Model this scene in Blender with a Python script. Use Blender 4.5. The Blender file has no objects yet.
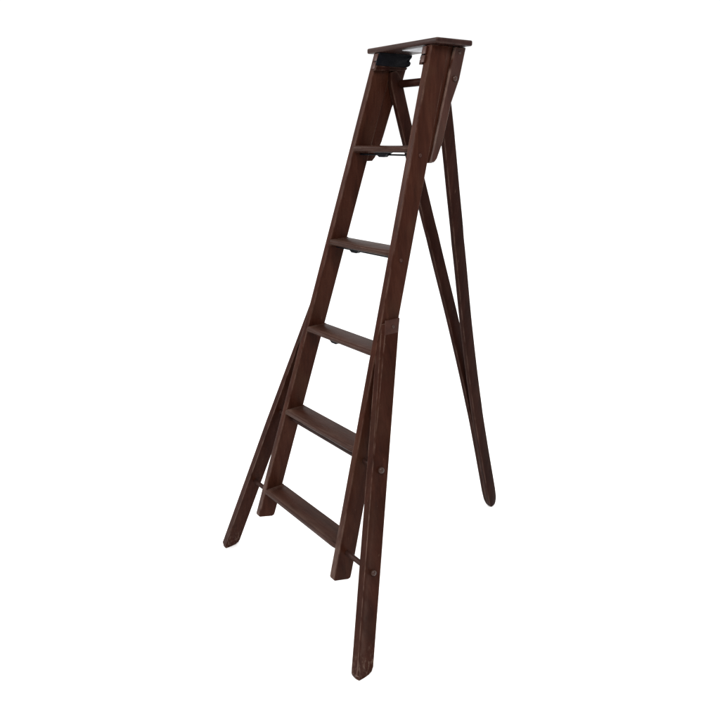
import bpy, bmesh, math, random
from mathutils import Vector, Matrix, noise
scene = bpy.context.scene
col = scene.collection

# ------------------------------------------------------------------ camera
H = 2.0                                   # height of the ladder's cap (m)
cam_d = bpy.data.cameras.new("camera")
cam = bpy.data.objects.new("camera", cam_d)
col.objects.link(cam)
yaw, pitch, roll = 0.9248, -0.3195, -0.0105
cp, sp = math.cos(pitch), math.sin(pitch)
fwd = Vector((-math.sin(yaw) * cp, math.cos(yaw) * cp, sp))
rt = Vector((math.cos(yaw), math.sin(yaw), 0))
up = rt.cross(fwd)
cr, sr = math.cos(roll), math.sin(roll)
rt, up = cr * rt + sr * up, -sr * rt + cr * up
M = Matrix((rt, up, -fwd)).transposed().to_4x4()
M.translation = Vector((1.9174, -1.6422, 1.698))
cam.matrix_world = M
cam_d.sensor_width = 36.0
cam_d.lens = 36.0 * 673.9 / 720.0
cam_d.clip_start = 0.05
cam_d.clip_end = 2000.0
scene.camera = cam

# ------------------------------------------------------------------ light
SKY_HORIZON, SKY_ZENITH = 1.06, 2.1
world = bpy.data.worlds.new("World")
scene.world = world
world.use_nodes = True
nt = world.node_tree
nt.nodes.clear()
wout = nt.nodes.new("ShaderNodeOutputWorld")
bg = nt.nodes.new("ShaderNodeBackground")
geo = nt.nodes.new("ShaderNodeTexCoord")
sep = nt.nodes.new("ShaderNodeSeparateXYZ")
mr = nt.nodes.new("ShaderNodeMapRange")       # white studio dome, brighter overhead
mr.inputs['From Min'].default_value = 0.15
mr.inputs['From Max'].default_value = 1.0
mr.inputs['To Min'].default_value = SKY_HORIZON
mr.inputs['To Max'].default_value = SKY_ZENITH
nt.links.new(geo.outputs['Generated'], sep.inputs[0])
nt.links.new(sep.outputs['Z'], mr.inputs['Value'])
bg.inputs['Color'].default_value = (1, 1, 1, 1)
nt.links.new(mr.outputs[0], bg.inputs['Strength'])
nt.links.new(bg.outputs[0], wout.inputs[0])

def softbox(name, loc, aim, size, watts, tint):
    d = bpy.data.lights.new(name, 'AREA')
    d.shape = 'DISK'
    d.size = size
    d.energy = watts
    d.color = tint
    o = bpy.data.objects.new(name, d)
    col.objects.link(o)
    o.location = loc
    o.rotation_euler = (Vector(aim) - o.location).to_track_quat('-Z', 'Y').to_euler()
softbox("key_light", (1.9, -1.5, 3.4), (0.1, 0, 1.3), 1.2, 62, (1.0, 0.95, 0.90))     # high on the right
softbox("sheen_light", (-2.2, -2.6, 3.0), (0, -0.2, 1.0), 1.2, 90, (1.0, 0.98, 0.96)) # front left, glancing on the front edges

scene.view_settings.view_transform = 'Standard'
scene.view_settings.look = 'None'
scene.view_settings.exposure = 0.0
scene.view_settings.gamma = 1.0

# ------------------------------------------------------------------ materials
def new_mat(name):
    m = bpy.data.materials.new(name)
    m.use_nodes = True
    t = m.node_tree
    return m, t, t.nodes['Principled BSDF']

def wood(name, axis, dark, mid, light, rough=0.34, spec=0.08, edge=0.8, scuffed=False):
    """brown painted / stained wood, grain running along the given axis"""
    dark, mid, light = [tuple(v * .90 for v in c) for c in (dark, mid, light)]
    m, t, p = new_mat(name)
    N, L = t.nodes.new, t.links.new
    tc = N('ShaderNodeTexCoord')
    info = N('ShaderNodeObjectInfo')
    off = N('ShaderNodeVectorMath'); off.operation = 'MULTIPLY_ADD'
    cmb = N('ShaderNodeCombineXYZ')
    for k in range(3): L(info.outputs['Random'], cmb.inputs[k])
    L(cmb.outputs[0], off.inputs[0])
    off.inputs[1].default_value = (11.3, 7.7, 5.1)
    L(tc.outputs['Object'], off.inputs[2])
    def mapped(s_along, s_across):
        mp = N('ShaderNodeMapping')
        s = [s_across] * 3; s['xyz'.index(axis)] = s_along
        mp.inputs['Scale'].default_value = s
        L(off.outputs[0], mp.inputs['Vector'])
        return mp
    def nz(mp, scale, detail, rgh=0.6, dist=0.0):
        n = N('ShaderNodeTexNoise')
        n.inputs['Scale'].default_value = scale
        n.inputs['Detail'].default_value = detail
        n.inputs['Roughness'].default_value = rgh
        n.inputs['Distortion'].default_value = dist
        L(mp.outputs[0], n.inputs['Vector'])
        return n
    grain = nz(mapped(2.2, 60), 2.4, 7, 0.65, 0.25)
    broad = nz(mapped(2.2, 9), 2.2, 6, 0.62, 0.5)
    blotch = nz(mapped(1, 1), 9.0, 3, 0.5)
    mix = N('ShaderNodeMath'); mix.operation = 'MULTIPLY_ADD'
    mix.inputs[1].default_value = 0.28
    L(grain.outputs['Fac'], mix.inputs[0])
    h = N('ShaderNodeMath'); h.operation = 'MULTIPLY'
    h.inputs[1].default_value = 0.72
    L(broad.outputs['Fac'], h.inputs[0])
    L(h.outputs[0], mix.inputs[2])
    cr_ = N('ShaderNodeValToRGB')
    e = cr_.color_ramp.elements
    e[0].position, e[0].color = 0.32, (*dark, 1)
    e[1].position, e[1].color = 0.68, (*light, 1)
    k = e.new(0.5); k.color = (*mid, 1)
    L(mix.outputs[0], cr_.inputs[0])
    # greyer worn patches where hands and shoes have rubbed the paint
    wear = N('ShaderNodeMapRange')
    wear.inputs['From Min'].default_value = 0.50
    wear.inputs['From Max'].default_value = 0.78
    wear.inputs['To Max'].default_value = 0.35
    L(blotch.outputs['Fac'], wear.inputs['Value'])
    mx = N('ShaderNodeMix'); mx.data_type = 'RGBA'
    L(wear.outputs[0], mx.inputs['Factor'])
    L(cr_.outputs[0], mx.inputs['A'])
    mx.inputs['B'].default_value = (light[0] * .85, light[1] * 1.25, light[2] * 1.2, 1)
    # small chips and scratches along the grain
    chip = nz(mapped(14, 60), 1.6, 3, 0.6)
    cm = N('ShaderNodeMapRange')
    cm.inputs['From Min'].default_value = 0.705
    cm.inputs['From Max'].default_value = 0.77
    cm.inputs['To Max'].default_value = 0.4
    L(chip.outputs['Fac'], cm.inputs['Value'])
    mx2 = N('ShaderNodeMix'); mx2.data_type = 'RGBA'
    L(cm.outputs[0], mx2.inputs['Factor'])
    L(mx.outputs['Result'], mx2.inputs['A'])
    mx2.inputs['B'].default_value = (0.11, 0.066, 0.048, 1)
    # pale edge highlights painted along the arrises, broken up like rubbed paint
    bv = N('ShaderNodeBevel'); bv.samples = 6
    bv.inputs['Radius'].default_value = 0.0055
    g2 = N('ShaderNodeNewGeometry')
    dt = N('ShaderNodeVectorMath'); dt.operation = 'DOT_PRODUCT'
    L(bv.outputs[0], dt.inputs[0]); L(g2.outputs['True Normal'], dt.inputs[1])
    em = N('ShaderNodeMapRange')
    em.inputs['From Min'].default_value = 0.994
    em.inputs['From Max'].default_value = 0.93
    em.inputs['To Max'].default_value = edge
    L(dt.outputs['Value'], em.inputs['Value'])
    edge_nz = nz(mapped(5, 22), 2.0, 4, 0.6)
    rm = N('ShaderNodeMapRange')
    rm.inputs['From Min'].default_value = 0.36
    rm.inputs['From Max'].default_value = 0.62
    L(edge_nz.outputs['Fac'], rm.inputs['Value'])
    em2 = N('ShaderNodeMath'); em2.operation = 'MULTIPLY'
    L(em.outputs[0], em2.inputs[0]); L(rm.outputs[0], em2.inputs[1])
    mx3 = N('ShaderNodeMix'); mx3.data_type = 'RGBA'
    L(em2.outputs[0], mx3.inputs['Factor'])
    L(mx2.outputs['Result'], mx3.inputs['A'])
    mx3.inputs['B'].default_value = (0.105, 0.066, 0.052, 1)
    res = mx3
    if scuffed:      # the foot is scraped down to greyish wood where it has been dragged about
        sp_ = N('ShaderNodeSeparateXYZ'); L(g2.outputs['Position'], sp_.inputs[0])
        zf = N('ShaderNodeMapRange')
        zf.inputs['From Min'].default_value = 0.11
        zf.inputs['From Max'].default_value = 0.02
        L(sp_.outputs['Z'], zf.inputs['Value'])
        sn = nz(mapped(9, 22), 5.0, 5, 0.65)
        sm = N('ShaderNodeMapRange')
        sm.inputs['From Min'].default_value = 0.52
        sm.inputs['From Max'].default_value = 0.66
        L(sn.outputs['Fac'], sm.inputs['Value'])
        sx = N('ShaderNodeMath'); sx.operation = 'MULTIPLY'
        L(zf.outputs[0], sx.inputs[0]); L(sm.outputs[0], sx.inputs[1])
        mx4 = N('ShaderNodeMix'); mx4.data_type = 'RGBA'
        L(sx.outputs[0], mx4.inputs['Factor'])
        L(mx3.outputs['Result'], mx4.inputs['A'])
        mx4.inputs['B'].default_value = (0.070, 0.044, 0.033, 1)
        res = mx4
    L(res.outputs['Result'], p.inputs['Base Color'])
    rr = N('ShaderNodeMapRange')
    rr.inputs['To Min'].default_value = rough - .1
    rr.inputs['To Max'].default_value = rough + .18
    L(blotch.outputs['Fac'], rr.inputs['Value'])
    L(rr.outputs[0], p.inputs['Roughness'])
    p.inputs['Specular IOR Level'].default_value = spec
    b = N('ShaderNodeBump')
    b.inputs['Strength'].default_value = 0.35
    b.inputs['Distance'].default_value = 0.0016
    dent = nz(mapped(8, 14), 4.0, 4, 0.55)
    hs_ = N('ShaderNodeMath'); hs_.operation = 'MULTIPLY_ADD'
    hs_.inputs[1].default_value = 1.6
    L(dent.outputs['Fac'], hs_.inputs[0]); L(grain.outputs['Fac'], hs_.inputs[2])
    L(hs_.outputs[0], b.inputs['Height'])
    L(b.outputs[0], p.inputs['Normal'])
    return m

WOOD_Z = wood("brown_wood_upright", 'z', (.0145, .0040, .0022), (.0268, .0080, .0045), (.0400, .0140, .0082), spec=.03)
WOOD_BATTEN = wood("brown_wood_batten", 'z', (.0130, .0040, .0025), (.0270, .0088, .0058), (.0420, .0160, .0110), .30, .10, 1.0)  # painted edge highlights at full strength
WOOD_X = wood("brown_wood_tread", 'x', (.0140, .0050, .0032), (.0240, .0091, .0060), (.0345, .0145, .0099), 0.38, .05, .5)
WOOD_CAP = wood("brown_wood_cap", 'x', (.0095, .0036, .0028), (.0175, .0068, .0054), (.0280, .0120, .0096), 0.36, .06, .7)
WOOD_FLARE = wood("brown_wood_flared", 'z', (.0108, .0028, .0015), (.0208, .0057, .0031), (.0325, .0104, .0062), 0.34, .03, .85, True)  # redder wood, darkened further to paint in shade on the inner faces
WOOD_LEG = wood("shaded_wood_leg", 'z', (.0085, .0026, .0017), (.0155, .0049, .0033), (.0250, .0088, .0060), 0.36, .02, .7)  # tone lowered to paint in the weaker light on the rear legs

def metal(name, c, rough, met=0.6):
    m, t, p = new_mat(name)
    n = t.nodes.new('ShaderNodeTexNoise')
    n.inputs['Scale'].default_value = 60
    n.inputs['Detail'].default_value = 5
    r = t.nodes.new('ShaderNodeValToRGB')
    r.color_ramp.elements[0].color = (*[v * .6 for v in c], 1)
    r.color_ramp.elements[1].color = (*[v * 1.5 for v in c], 1)
    tc = t.nodes.new('ShaderNodeTexCoord')
    t.links.new(tc.outputs['Object'], n.inputs['Vector'])
    t.links.new(n.outputs['Fac'], r.inputs[0])
    t.links.new(r.outputs[0], p.inputs['Base Color'])
    p.inputs['Roughness'].default_value = rough
    p.inputs['Metallic'].default_value = met
    p.inputs['Specular IOR Level'].default_value = .12
    return m
IRON = metal("black_iron", (.0018, .0019, .0034), .55, 0)
IRON.node_tree.nodes['Principled BSDF'].inputs['Specular IOR Level'].default_value = .07
RUST = metal("browned_iron", (.026, .0086, .0056), .38, .1)
BOLT = metal("worn_bolt_head", (.024, .0100, .0065), .24, .1)
BOLT.node_tree.nodes["Principled BSDF"].inputs["Specular IOR Level"].default_value = .22
PALE = metal("lit_underside_grey", (.45, .46, .48), .7, 0)  # light on the cap's underside, painted as pale grey

fm, ft, fp = new_mat("white_floor")
fn = ft.nodes.new('ShaderNodeTexNoise'); fn.inputs['Scale'].default_value = 3
fr = ft.nodes.new('ShaderNodeValToRGB')
fr.color_ramp.elements[0].color = (.88, .88, .88, 1)
fr.color_ramp.elements[1].color = (.92, .92, .92, 1)
ft.links.new(fn.outputs['Fac'], fr.inputs[0])
ft.links.new(fr.outputs[0], fp.inputs['Base Color'])
fp.inputs['Roughness'].default_value = .9
fp.inputs['Specular IOR Level'].default_value = 0.1

# ------------------------------------------------------------------ helpers
ladder = bpy.data.objects.new("step_ladder", None)
col.objects.link(ladder)
ladder['label'] = "dark brown painted wooden step ladder with five treads, flared front legs and bowed rear legs"
ladder['category'] = "step ladder"

def obj(name, bm, mat, parent, bevel=0.0, seg=2, ang=40):
    if bevel:
        bm.normal_update()
        ed = [e for e in bm.edges if len(e.link_faces) == 2 and e.calc_face_angle(0) > math.radians(ang)]
        bmesh.ops.bevel(bm, geom=ed, offset=bevel, segments=seg, profile=.6, affect='EDGES', clamp_overlap=True)
    bmesh.ops.recalc_face_normals(bm, faces=bm.faces)
    c = sum((v.co for v in bm.verts), Vector()) / len(bm.verts)
    for v in bm.verts: v.co -= c
    me = bpy.data.meshes.new(name)
    bm.to_mesh(me); bm.free()
    for f in me.polygons: f.use_smooth = True
    me.set_sharp_from_angle(angle=math.radians(38))
    me.materials.append(mat)
    o = bpy.data.objects.new(name, me)
    col.objects.link(o)
    if parent:
        o.parent = parent
        pw = Vector((0, 0, 0)); q = parent
        while q: pw += q.location; q = q.parent
        o.location = c - pw
    else:
        o.location = c
    return o

def yf(z): return -0.3006 * (H - z)              # front plane of the ladder, leaning back
def slab(poly, xa, xb, bm=None):
    """prism: outline poly of (y, z), between the x surfaces xa(z, y) and xb(z, y)"""
    bm = bm or bmesh.new()
    A = [bm.verts.new((xa(z), y, z)) for y, z in poly]
    B = [bm.verts.new((xb(z), y, z)) for y, z in poly]
    n = len(poly)
    bm.faces.new(A); bm.faces.new(B[::-1])
    for i in range(n): bm.faces.new((A[i], B[i], B[(i + 1) % n], A[(i + 1) % n]))
    return bm
def box(bm, x0, x1, y0, y1, z0, z1):
    return slab([(y0, z0), (y1, z0), (y1, z1), (y0, z1)], lambda z: x0, lambda z: x1, bm)
def tube(bm, a, b, r, n=14, r2=None):
    a, b = Vector(a), Vector(b)
    d = (b - a).normalized()
    u = d.orthogonal().normalized(); w = d.cross(u)
    r2 = r if r2 is None else r2
    ra = [bm.verts.new(a + (u * math.cos(t) + w * math.sin(t)) * r) for t in [2 * math.pi * i / n for i in range(n)]]
    rb = [bm.verts.new(b + (u * math.cos(t) + w * math.sin(t)) * r2) for t in [2 * math.pi * i / n for i in range(n)]]
    for i in range(n): bm.faces.new((ra[i], ra[(i + 1) % n], rb[(i + 1) % n], rb[i]))
    bm.faces.new(ra[::-1]); bm.faces.new(rb)
    return bm
def dome(bm, c, axis, r, h, n=16):
    """a rounded bolt head standing on c along axis"""
    c, d = Vector(c), Vector(axis).normalized()
    u = d.orthogonal().normalized(); w = d.cross(u)
    prev = None
    prof = [(1.0, -.3), (1.0, .25), (.88, .62), (.62, .88), (.3, .98)]
    first = None
    for pr, ph in prof:
        ring = [bm.verts.new(c + (u * math.cos(t) + w * math.sin(t)) * r * pr + d * h * ph) for t in [2 * math.pi * i / n for i in range(n)]]
        if prev:
            for i in range(n): bm.faces.new((prev[i], prev[(i + 1) % n], ring[(i + 1) % n], ring[i]))
        else:
            first = ring
        prev = ring
    bm.faces.new(prev); bm.faces.new(first[::-1])
    return bm

WT, WS, TX, DD = 0.1504, 0.0723, 0.0272, 0.078
def xo(z): return WT + WS * (H - z)               # outer face of a stile
def xi(z): return xo(z) - TX
CAPZ = H - 0.0178

# ------------------------------------------------------------------ the floor
bm = bmesh.new()
vs = [bm.verts.new(p) for p in ((-900, -900, 0), (900, -900, 0), (900, 900, 0), (-900, 900, 0))]
bm.faces.new(vs)
fl = obj("floor", bm, fm, None)
fl['kind'] = 'structure'

# ------------------------------------------------------------------ stiles, cheeks, brackets
def front_edge(z): return yf(z)
for s in (-1, 1):
    zb = 0.2348
    poly = [(yf(zb) + .005, zb - .001), (yf(zb) + .062, zb - .018), (yf(zb) + .072, zb - .016), (yf(zb) + DD - .002, zb - .006), (yf(zb + .018) + DD, zb + .018)]
    poly += [(yf(1.2) + DD, 1.2), (yf(CAPZ) + DD, CAPZ), (yf(CAPZ), CAPZ), (yf(1.3), 1.3), (yf(.7), .7), (yf(zb + .007), zb + .007)]
    st = obj("stile", slab(poly, lambda z: s * xi(z), lambda z: s * xo(z)), WOOD_Z, ladder, .0035, 3)

    # cheek board behind the head of the stile that carries the rear legs
    zc = 1.612
    ck = [(yf(zc) + DD + .0005, zc), (yf(zc) + .106, zc), (yf(1.625) + .115, 1.625), (yf(1.68) + .127, 1.68), (yf(1.80) + .132, 1.80),
          (yf(1.88) + .150, 1.88), (yf(CAPZ) + .152, CAPZ - .0005), (yf(CAPZ) + DD + .0005, CAPZ - .0005)]
    ch = obj("cheek", slab(ck, lambda z: s * (xo(z) - .022), lambda z: s * (xo(z) - .007)), WOOD_Z, ladder, .002)
    bt = [(yf(zc) + .088, zc + .002), (yf(zc) + .108, zc + .002), (yf(1.625) + .117, 1.626), (yf(1.68) + .129, 1.68), (yf(1.80) + .134, 1.80),
          (yf(1.88) + .152, 1.88), (yf(CAPZ) + .155, CAPZ - .001), (yf(CAPZ) + .101, CAPZ - .001)]
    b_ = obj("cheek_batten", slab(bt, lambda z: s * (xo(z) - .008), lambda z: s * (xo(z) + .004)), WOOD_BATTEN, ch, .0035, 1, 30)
    sc = bmesh.new()
    dome(sc, (s * (xo(1.962) + .004), yf(1.962) + .127, 1.962), (s, 0, .07), .0055, .003)
    obj("screw", sc, BOLT, ch)
    # small peg where the first tie rod comes through the stile
    for zz in (1.638, 1.303, 0.975):
        pg = bmesh.new()
        dome(pg, (s * xo(zz), yf(zz) + .037, zz), (s, 0, .07), .0068, .0045)
        obj("rod_end", pg, RUST, st)
    # iron corner bracket between stile and cap
    kb = [(yf(1.940) - .006, 1.940), (yf(1.94) + .060, 1.938), (yf(1.94) + .118, 1.9395), (yf(1.94) + .140, 1.938), (yf(1.946) + .150, 1.944), (yf(1.950) + .155, 1.951), (yf(1.955) + .151, 1.956),
          (yf(1.96) + .144, 1.961), (yf(1.966) + .147, 1.967), (yf(1.973) + .151, 1.973), (yf(CAPZ) + .150, CAPZ - .001), (yf(CAPZ) - .004, CAPZ - .001)]
    kw = [(yf(1.922) - .006, 1.922), (yf(1.922) + .125, 1.926), (yf(1.93) + .139, 1.930), (yf(1.9385) + .142, 1.9375), (yf(1.9385) - .006, 1.9385)]
    bm = slab(kb, lambda z: s * (xi(z) + .0005), lambda z: s * (xi(z) - .010))
    bmesh.ops.bevel(bm, geom=[e for e in bm.edges if e.calc_face_angle(0) > 1.0], offset=.003, segments=2, affect='EDGES', clamp_overlap=True)
    bmesh.ops.triangulate(bm, faces=bm.faces)
    bmesh.ops.subdivide_edges(bm, edges=[e for e in bm.edges if e.calc_length() > .012], cuts=4, use_grid_fill=True)
    bmesh.ops.triangulate(bm, faces=bm.faces)
    bm.normal_update()
    for v in bm.verts:          # lumpy old casting
        if abs(v.co.x) < abs(xi(v.co.z)) - .004 and v.co.z < CAPZ - .004:
            nv = noise.noise_vector(v.co * 55 + Vector((s * 3, 0, 0)))
            v.co += Vector((-s * max(nv.x, -.2) * .006, nv.y * .0025, nv.z * .002))
    br = obj("corner_bracket", bm, IRON, ladder)
    obj("bracket_cleat", slab(kw, lambda z: s * (xi(z) + .0005), lambda z: s * (xi(z) - .013)), WOOD_LEG, br, .002)
    for (za, zb2) in ((1.928, 1.950), (1.954, 1.978)):
        pl = [(yf(za) - .0075, za), (yf(za) - .0005, za), (yf(zb2) - .0005, zb2), (yf(zb2) - .0075, zb2)]
        obj("bracket_tab", slab(pl, lambda z: s * (xi(z) - .0085), lambda z: s * (xi(z) + .011)), RUST, br, .0015)

# ------------------------------------------------------------------ cap board
bm = box(bmesh.new(), -.1838, .1838, -.0069 - .006, .150, CAPZ, H)
cap = obj("cap_board", bm, WOOD_CAP, ladder, .0065, 4)
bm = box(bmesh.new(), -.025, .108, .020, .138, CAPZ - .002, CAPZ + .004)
pal = obj("underside_light_patch", bm, PALE, cap)  # pale panel put in where light reaches the cap's underside
pal['label'] = "pale grey patch painting in light on the underside of the cap board"

# ------------------------------------------------------------------ treads with their tie rods
STEPS = [1.6684, 1.3358, 1.0094, 0.6823, 0.3517]
ST = .022
OUT_X, OUT_T, OUT_Z = 0.494, 0.2047, 1.1903
def oxo(z): return OUT_X + (OUT_T - OUT_X) * z / OUT_Z
OTH = .0297
for i, z in enumerate(STEPS):
    y0, y1 = yf(z) - .0045, yf(z) + .082
    r = .007
    prof = [(y1, z - ST), (y1, z), (y0 + r, z), (y0 + .003, z - .0025), (y0, z - .007), (y0, z - ST + .007), (y0 + .003, z - ST + .0025), (y0 + r, z - ST)]
    w = xi(z) + .0015
    bm = bmesh.new()
    k = [-1 + 2 * j / 16 for j in range(16)] + [.92, .96, 1]
    rows = []
    for q in k:       # boot-worn tread: a hair lower towards the middle of the front edge
        dip = .0022 * (1 - q * q) * (1 + .3 * math.sin(3 * q + i))
        back = .0040 * max(0, (q - .88) / .12) ** 2      # the nose dies into the right-hand stile
        rows.append([bm.verts.new((q * w, y + (back if y < y1 - .01 else 0), zz - (dip if zz > z - .005 and y < y1 - .01 else 0))) for y, zz in prof])
    n = len(prof)
    for a, b in zip(rows, rows[1:]):
        for j in range(n): bm.faces.new((a[j], a[(j + 1) % n], b[(j + 1) % n], b[j]))
    bm.faces.new(rows[0]); bm.faces.new(rows[-1][::-1])
    tr = obj("tread", bm, WOOD_X, ladder, .0015, 2, 60)
    zr = z - ST - .0085
    if i >= 3: zr = (0.6385, 0.3214)[i - 3]
    yr = yf(zr) + .038
    bm = bmesh.new()
    ext = xi(zr) + .004 if i < 3 else oxo(zr) - .008
    tube(bm, (-ext, yr, zr), (ext, yr, zr), .0032 if i < 3 else .0092)
    rod = obj("tie_rod", bm, IRON if i < 3 else WOOD_CAP, ladder)
    if i < 3:
        xc = -.055 if i else -.018
        bm = slab([(xc - .047, z - ST - .0005), (xc + .047, z - ST - .0005), (xc + .03, z - ST - .007), (xc + .014, z - ST - .017), (xc - .014, z - ST - .017), (xc - .03, z - ST - .007)],
                  lambda q: yr - .009, lambda q: yr + .009)
        for v in bm.verts: v.co.x, v.co.y = v.co.y, v.co.x
        obj("rod_bracket", bm, IRON, rod, .0015)

# ------------------------------------------------------------------ flared outer legs (outriggers)
OC, OD = .0032, .0688
for s in (-1, 1):
    zt = 1.085
    f = lambda z: yf(z) + OC
    poly = [(f(0.0) + .012, 0.0), (f(0) + .036, .0), (f(.0025) + .052, .0025), (f(.008) + .0635, .008), (f(.020) + OD, .020), (f(.6) + OD, .6), (f(zt) + OD, zt),
            (f(zt + .02) + OD * .5, zt + .022), (f(zt + .015), zt + .015), (f(.6), .6), (f(.02), .02), (f(.012) + .0005, .012), (f(.004) + .0045, .004)]
    bm = slab(poly, lambda z: s * (oxo(z) - OTH), lambda z: s * oxo(z))
    bm.edges.ensure_lookup_table()
    ce = [e for e in bm.edges if all(abs(v.co.y - f(v.co.z)) < .008 and abs(abs(v.co.x) - oxo(v.co.z)) < .001 and v.co.z > .002 for v in e.verts)]
    bmesh.ops.bevel(bm, geom=ce, offset=.0105, segments=1, affect='EDGES')
    be = [e for e in bm.edges if all(v.co.z < .006 for v in e.verts) and any(len(v.link_edges) for v in e.verts) and e.calc_length() > .012]
    bmesh.ops.bevel(bm, geom=be, offset=.007, segments=3, profile=.5, affect='EDGES', clamp_overlap=True)
    og = obj("flared_leg", bm, WOOD_FLARE, ladder, .0032, 3, 25)
    for zz, r in ((.6385, .0122), (.3214, .0110)):
        bm = bmesh.new()
        dome(bm, (s * oxo(zz), yf(zz) + .038, zz), (s, 0, .24), r, .0125)
        obj("bolt", bm, BOLT, og)
    # strap that ties the head of the leg to the stile
    za, zb3 = 1.066, 1.112
    outer = lambda z: s * (max(xo(z), oxo(z)) + .0008)
    hs = [(yf(za) + .012, za), (yf(za) + .0715, za), (yf(zb3) + .0730, zb3), (yf(zb3) + .012, zb3)]
    hg = obj("hinge_strap", slab(hs, lambda z: s * (xo(z) - .0005), outer), RUST, ladder, .0015)
    bm = bmesh.new()
    dome(bm, (outer(1.088), yf(1.088) + .045, 1.088), (s, 0, .1), .006, .004)
    obj("screw", bm, BOLT, hg)

# ------------------------------------------------------------------ pivot rail and the two bowed rear legs
PZ = 1.881; PY = yf(PZ) + .125
bm = tube(bmesh.new(), (-xo(PZ) + .004, PY, PZ), (xo(PZ) - .004, PY, PZ), .0135, 20)
rail = obj("pivot_rail", bm, WOOD_LEG, ladder)
for s in (-1, 1):
    bm = bmesh.new()
    dome(bm, (s * (xo(PZ) + .004), PY, PZ), (s, 0, .07), .0095, .008)
    obj("bolt", bm, BOLT, rail)

TS = [-.02, 0, .1, .2, .3, .5, .7, .8, .9, 1.0]
XS = [.1235, .1195, .1072, .0895, .0708, .0370, .0150, .0106, .0103, .0103]
def catmull(t):
    for i in range(len(TS) - 1):
        if t <= TS[i + 1]:
            u = (t - TS[i]) / (TS[i + 1] - TS[i])
            p0, p1, p2, p3 = XS[max(i - 1, 0)], XS[i], XS[i + 1], XS[min(i + 2, len(XS) - 1)]
            return p1 + u * (p2 - p1) if i in (0,) else .5 * ((2 * p1) + (p2 - p0) * u + (2 * p0 - 5 * p1 + 4 * p2 - p3) * u * u + (3 * p1 - p0 - 3 * p2 + p3) * u ** 3)
    return XS[-1]
A = Vector((0, PY - .0201, PZ)); B = Vector((0, .5891, 0.0))
dv = B - A
nn = Vector((0, -dv.z, dv.y)).normalized()
LW, LT = .053, .0198
for s in (-1, 1):
    bm = bmesh.new(); rows = []
    ts = [-.022, -.012] + [j / 40 for j in range(0, 40)] + [.982, .992, .998]
    for t in ts:
        c = A + dv * t
        wd = LW / 2
        if t > .96: wd *= math.sqrt(max(.0, 1 - ((t - .96) / .040) ** 2)) * .75 + .25
        if t < -.005: wd *= .8 if t > -.015 else .5
        x = s * catmull(t)
        # the foot is cut off on the floor
        pts = []
        for dx, dy in ((-1, -1), (1, -1), (1, 1), (-1, 1)):
            q = c + nn * dy * wd
            taper = 1.0 if t < .955 or dx < 0 else 1 - .75 * ((t - .955) / .045) ** 2
            pts.append(bm.verts.new((x + s * dx * taper * LT / 2, q.y, max(q.z, 0.0))))
        rows.append(pts)
    for a, b in zip(rows, rows[1:]):
        for j in range(4): bm.faces.new((a[j], a[(j + 1) % 4], b[(j + 1) % 4], b[j]))
    bm.faces.new(rows[0][::-1]); bm.faces.new(rows[-1])
    obj("rear_leg", bm, WOOD_LEG, ladder, .003, 2, 45)
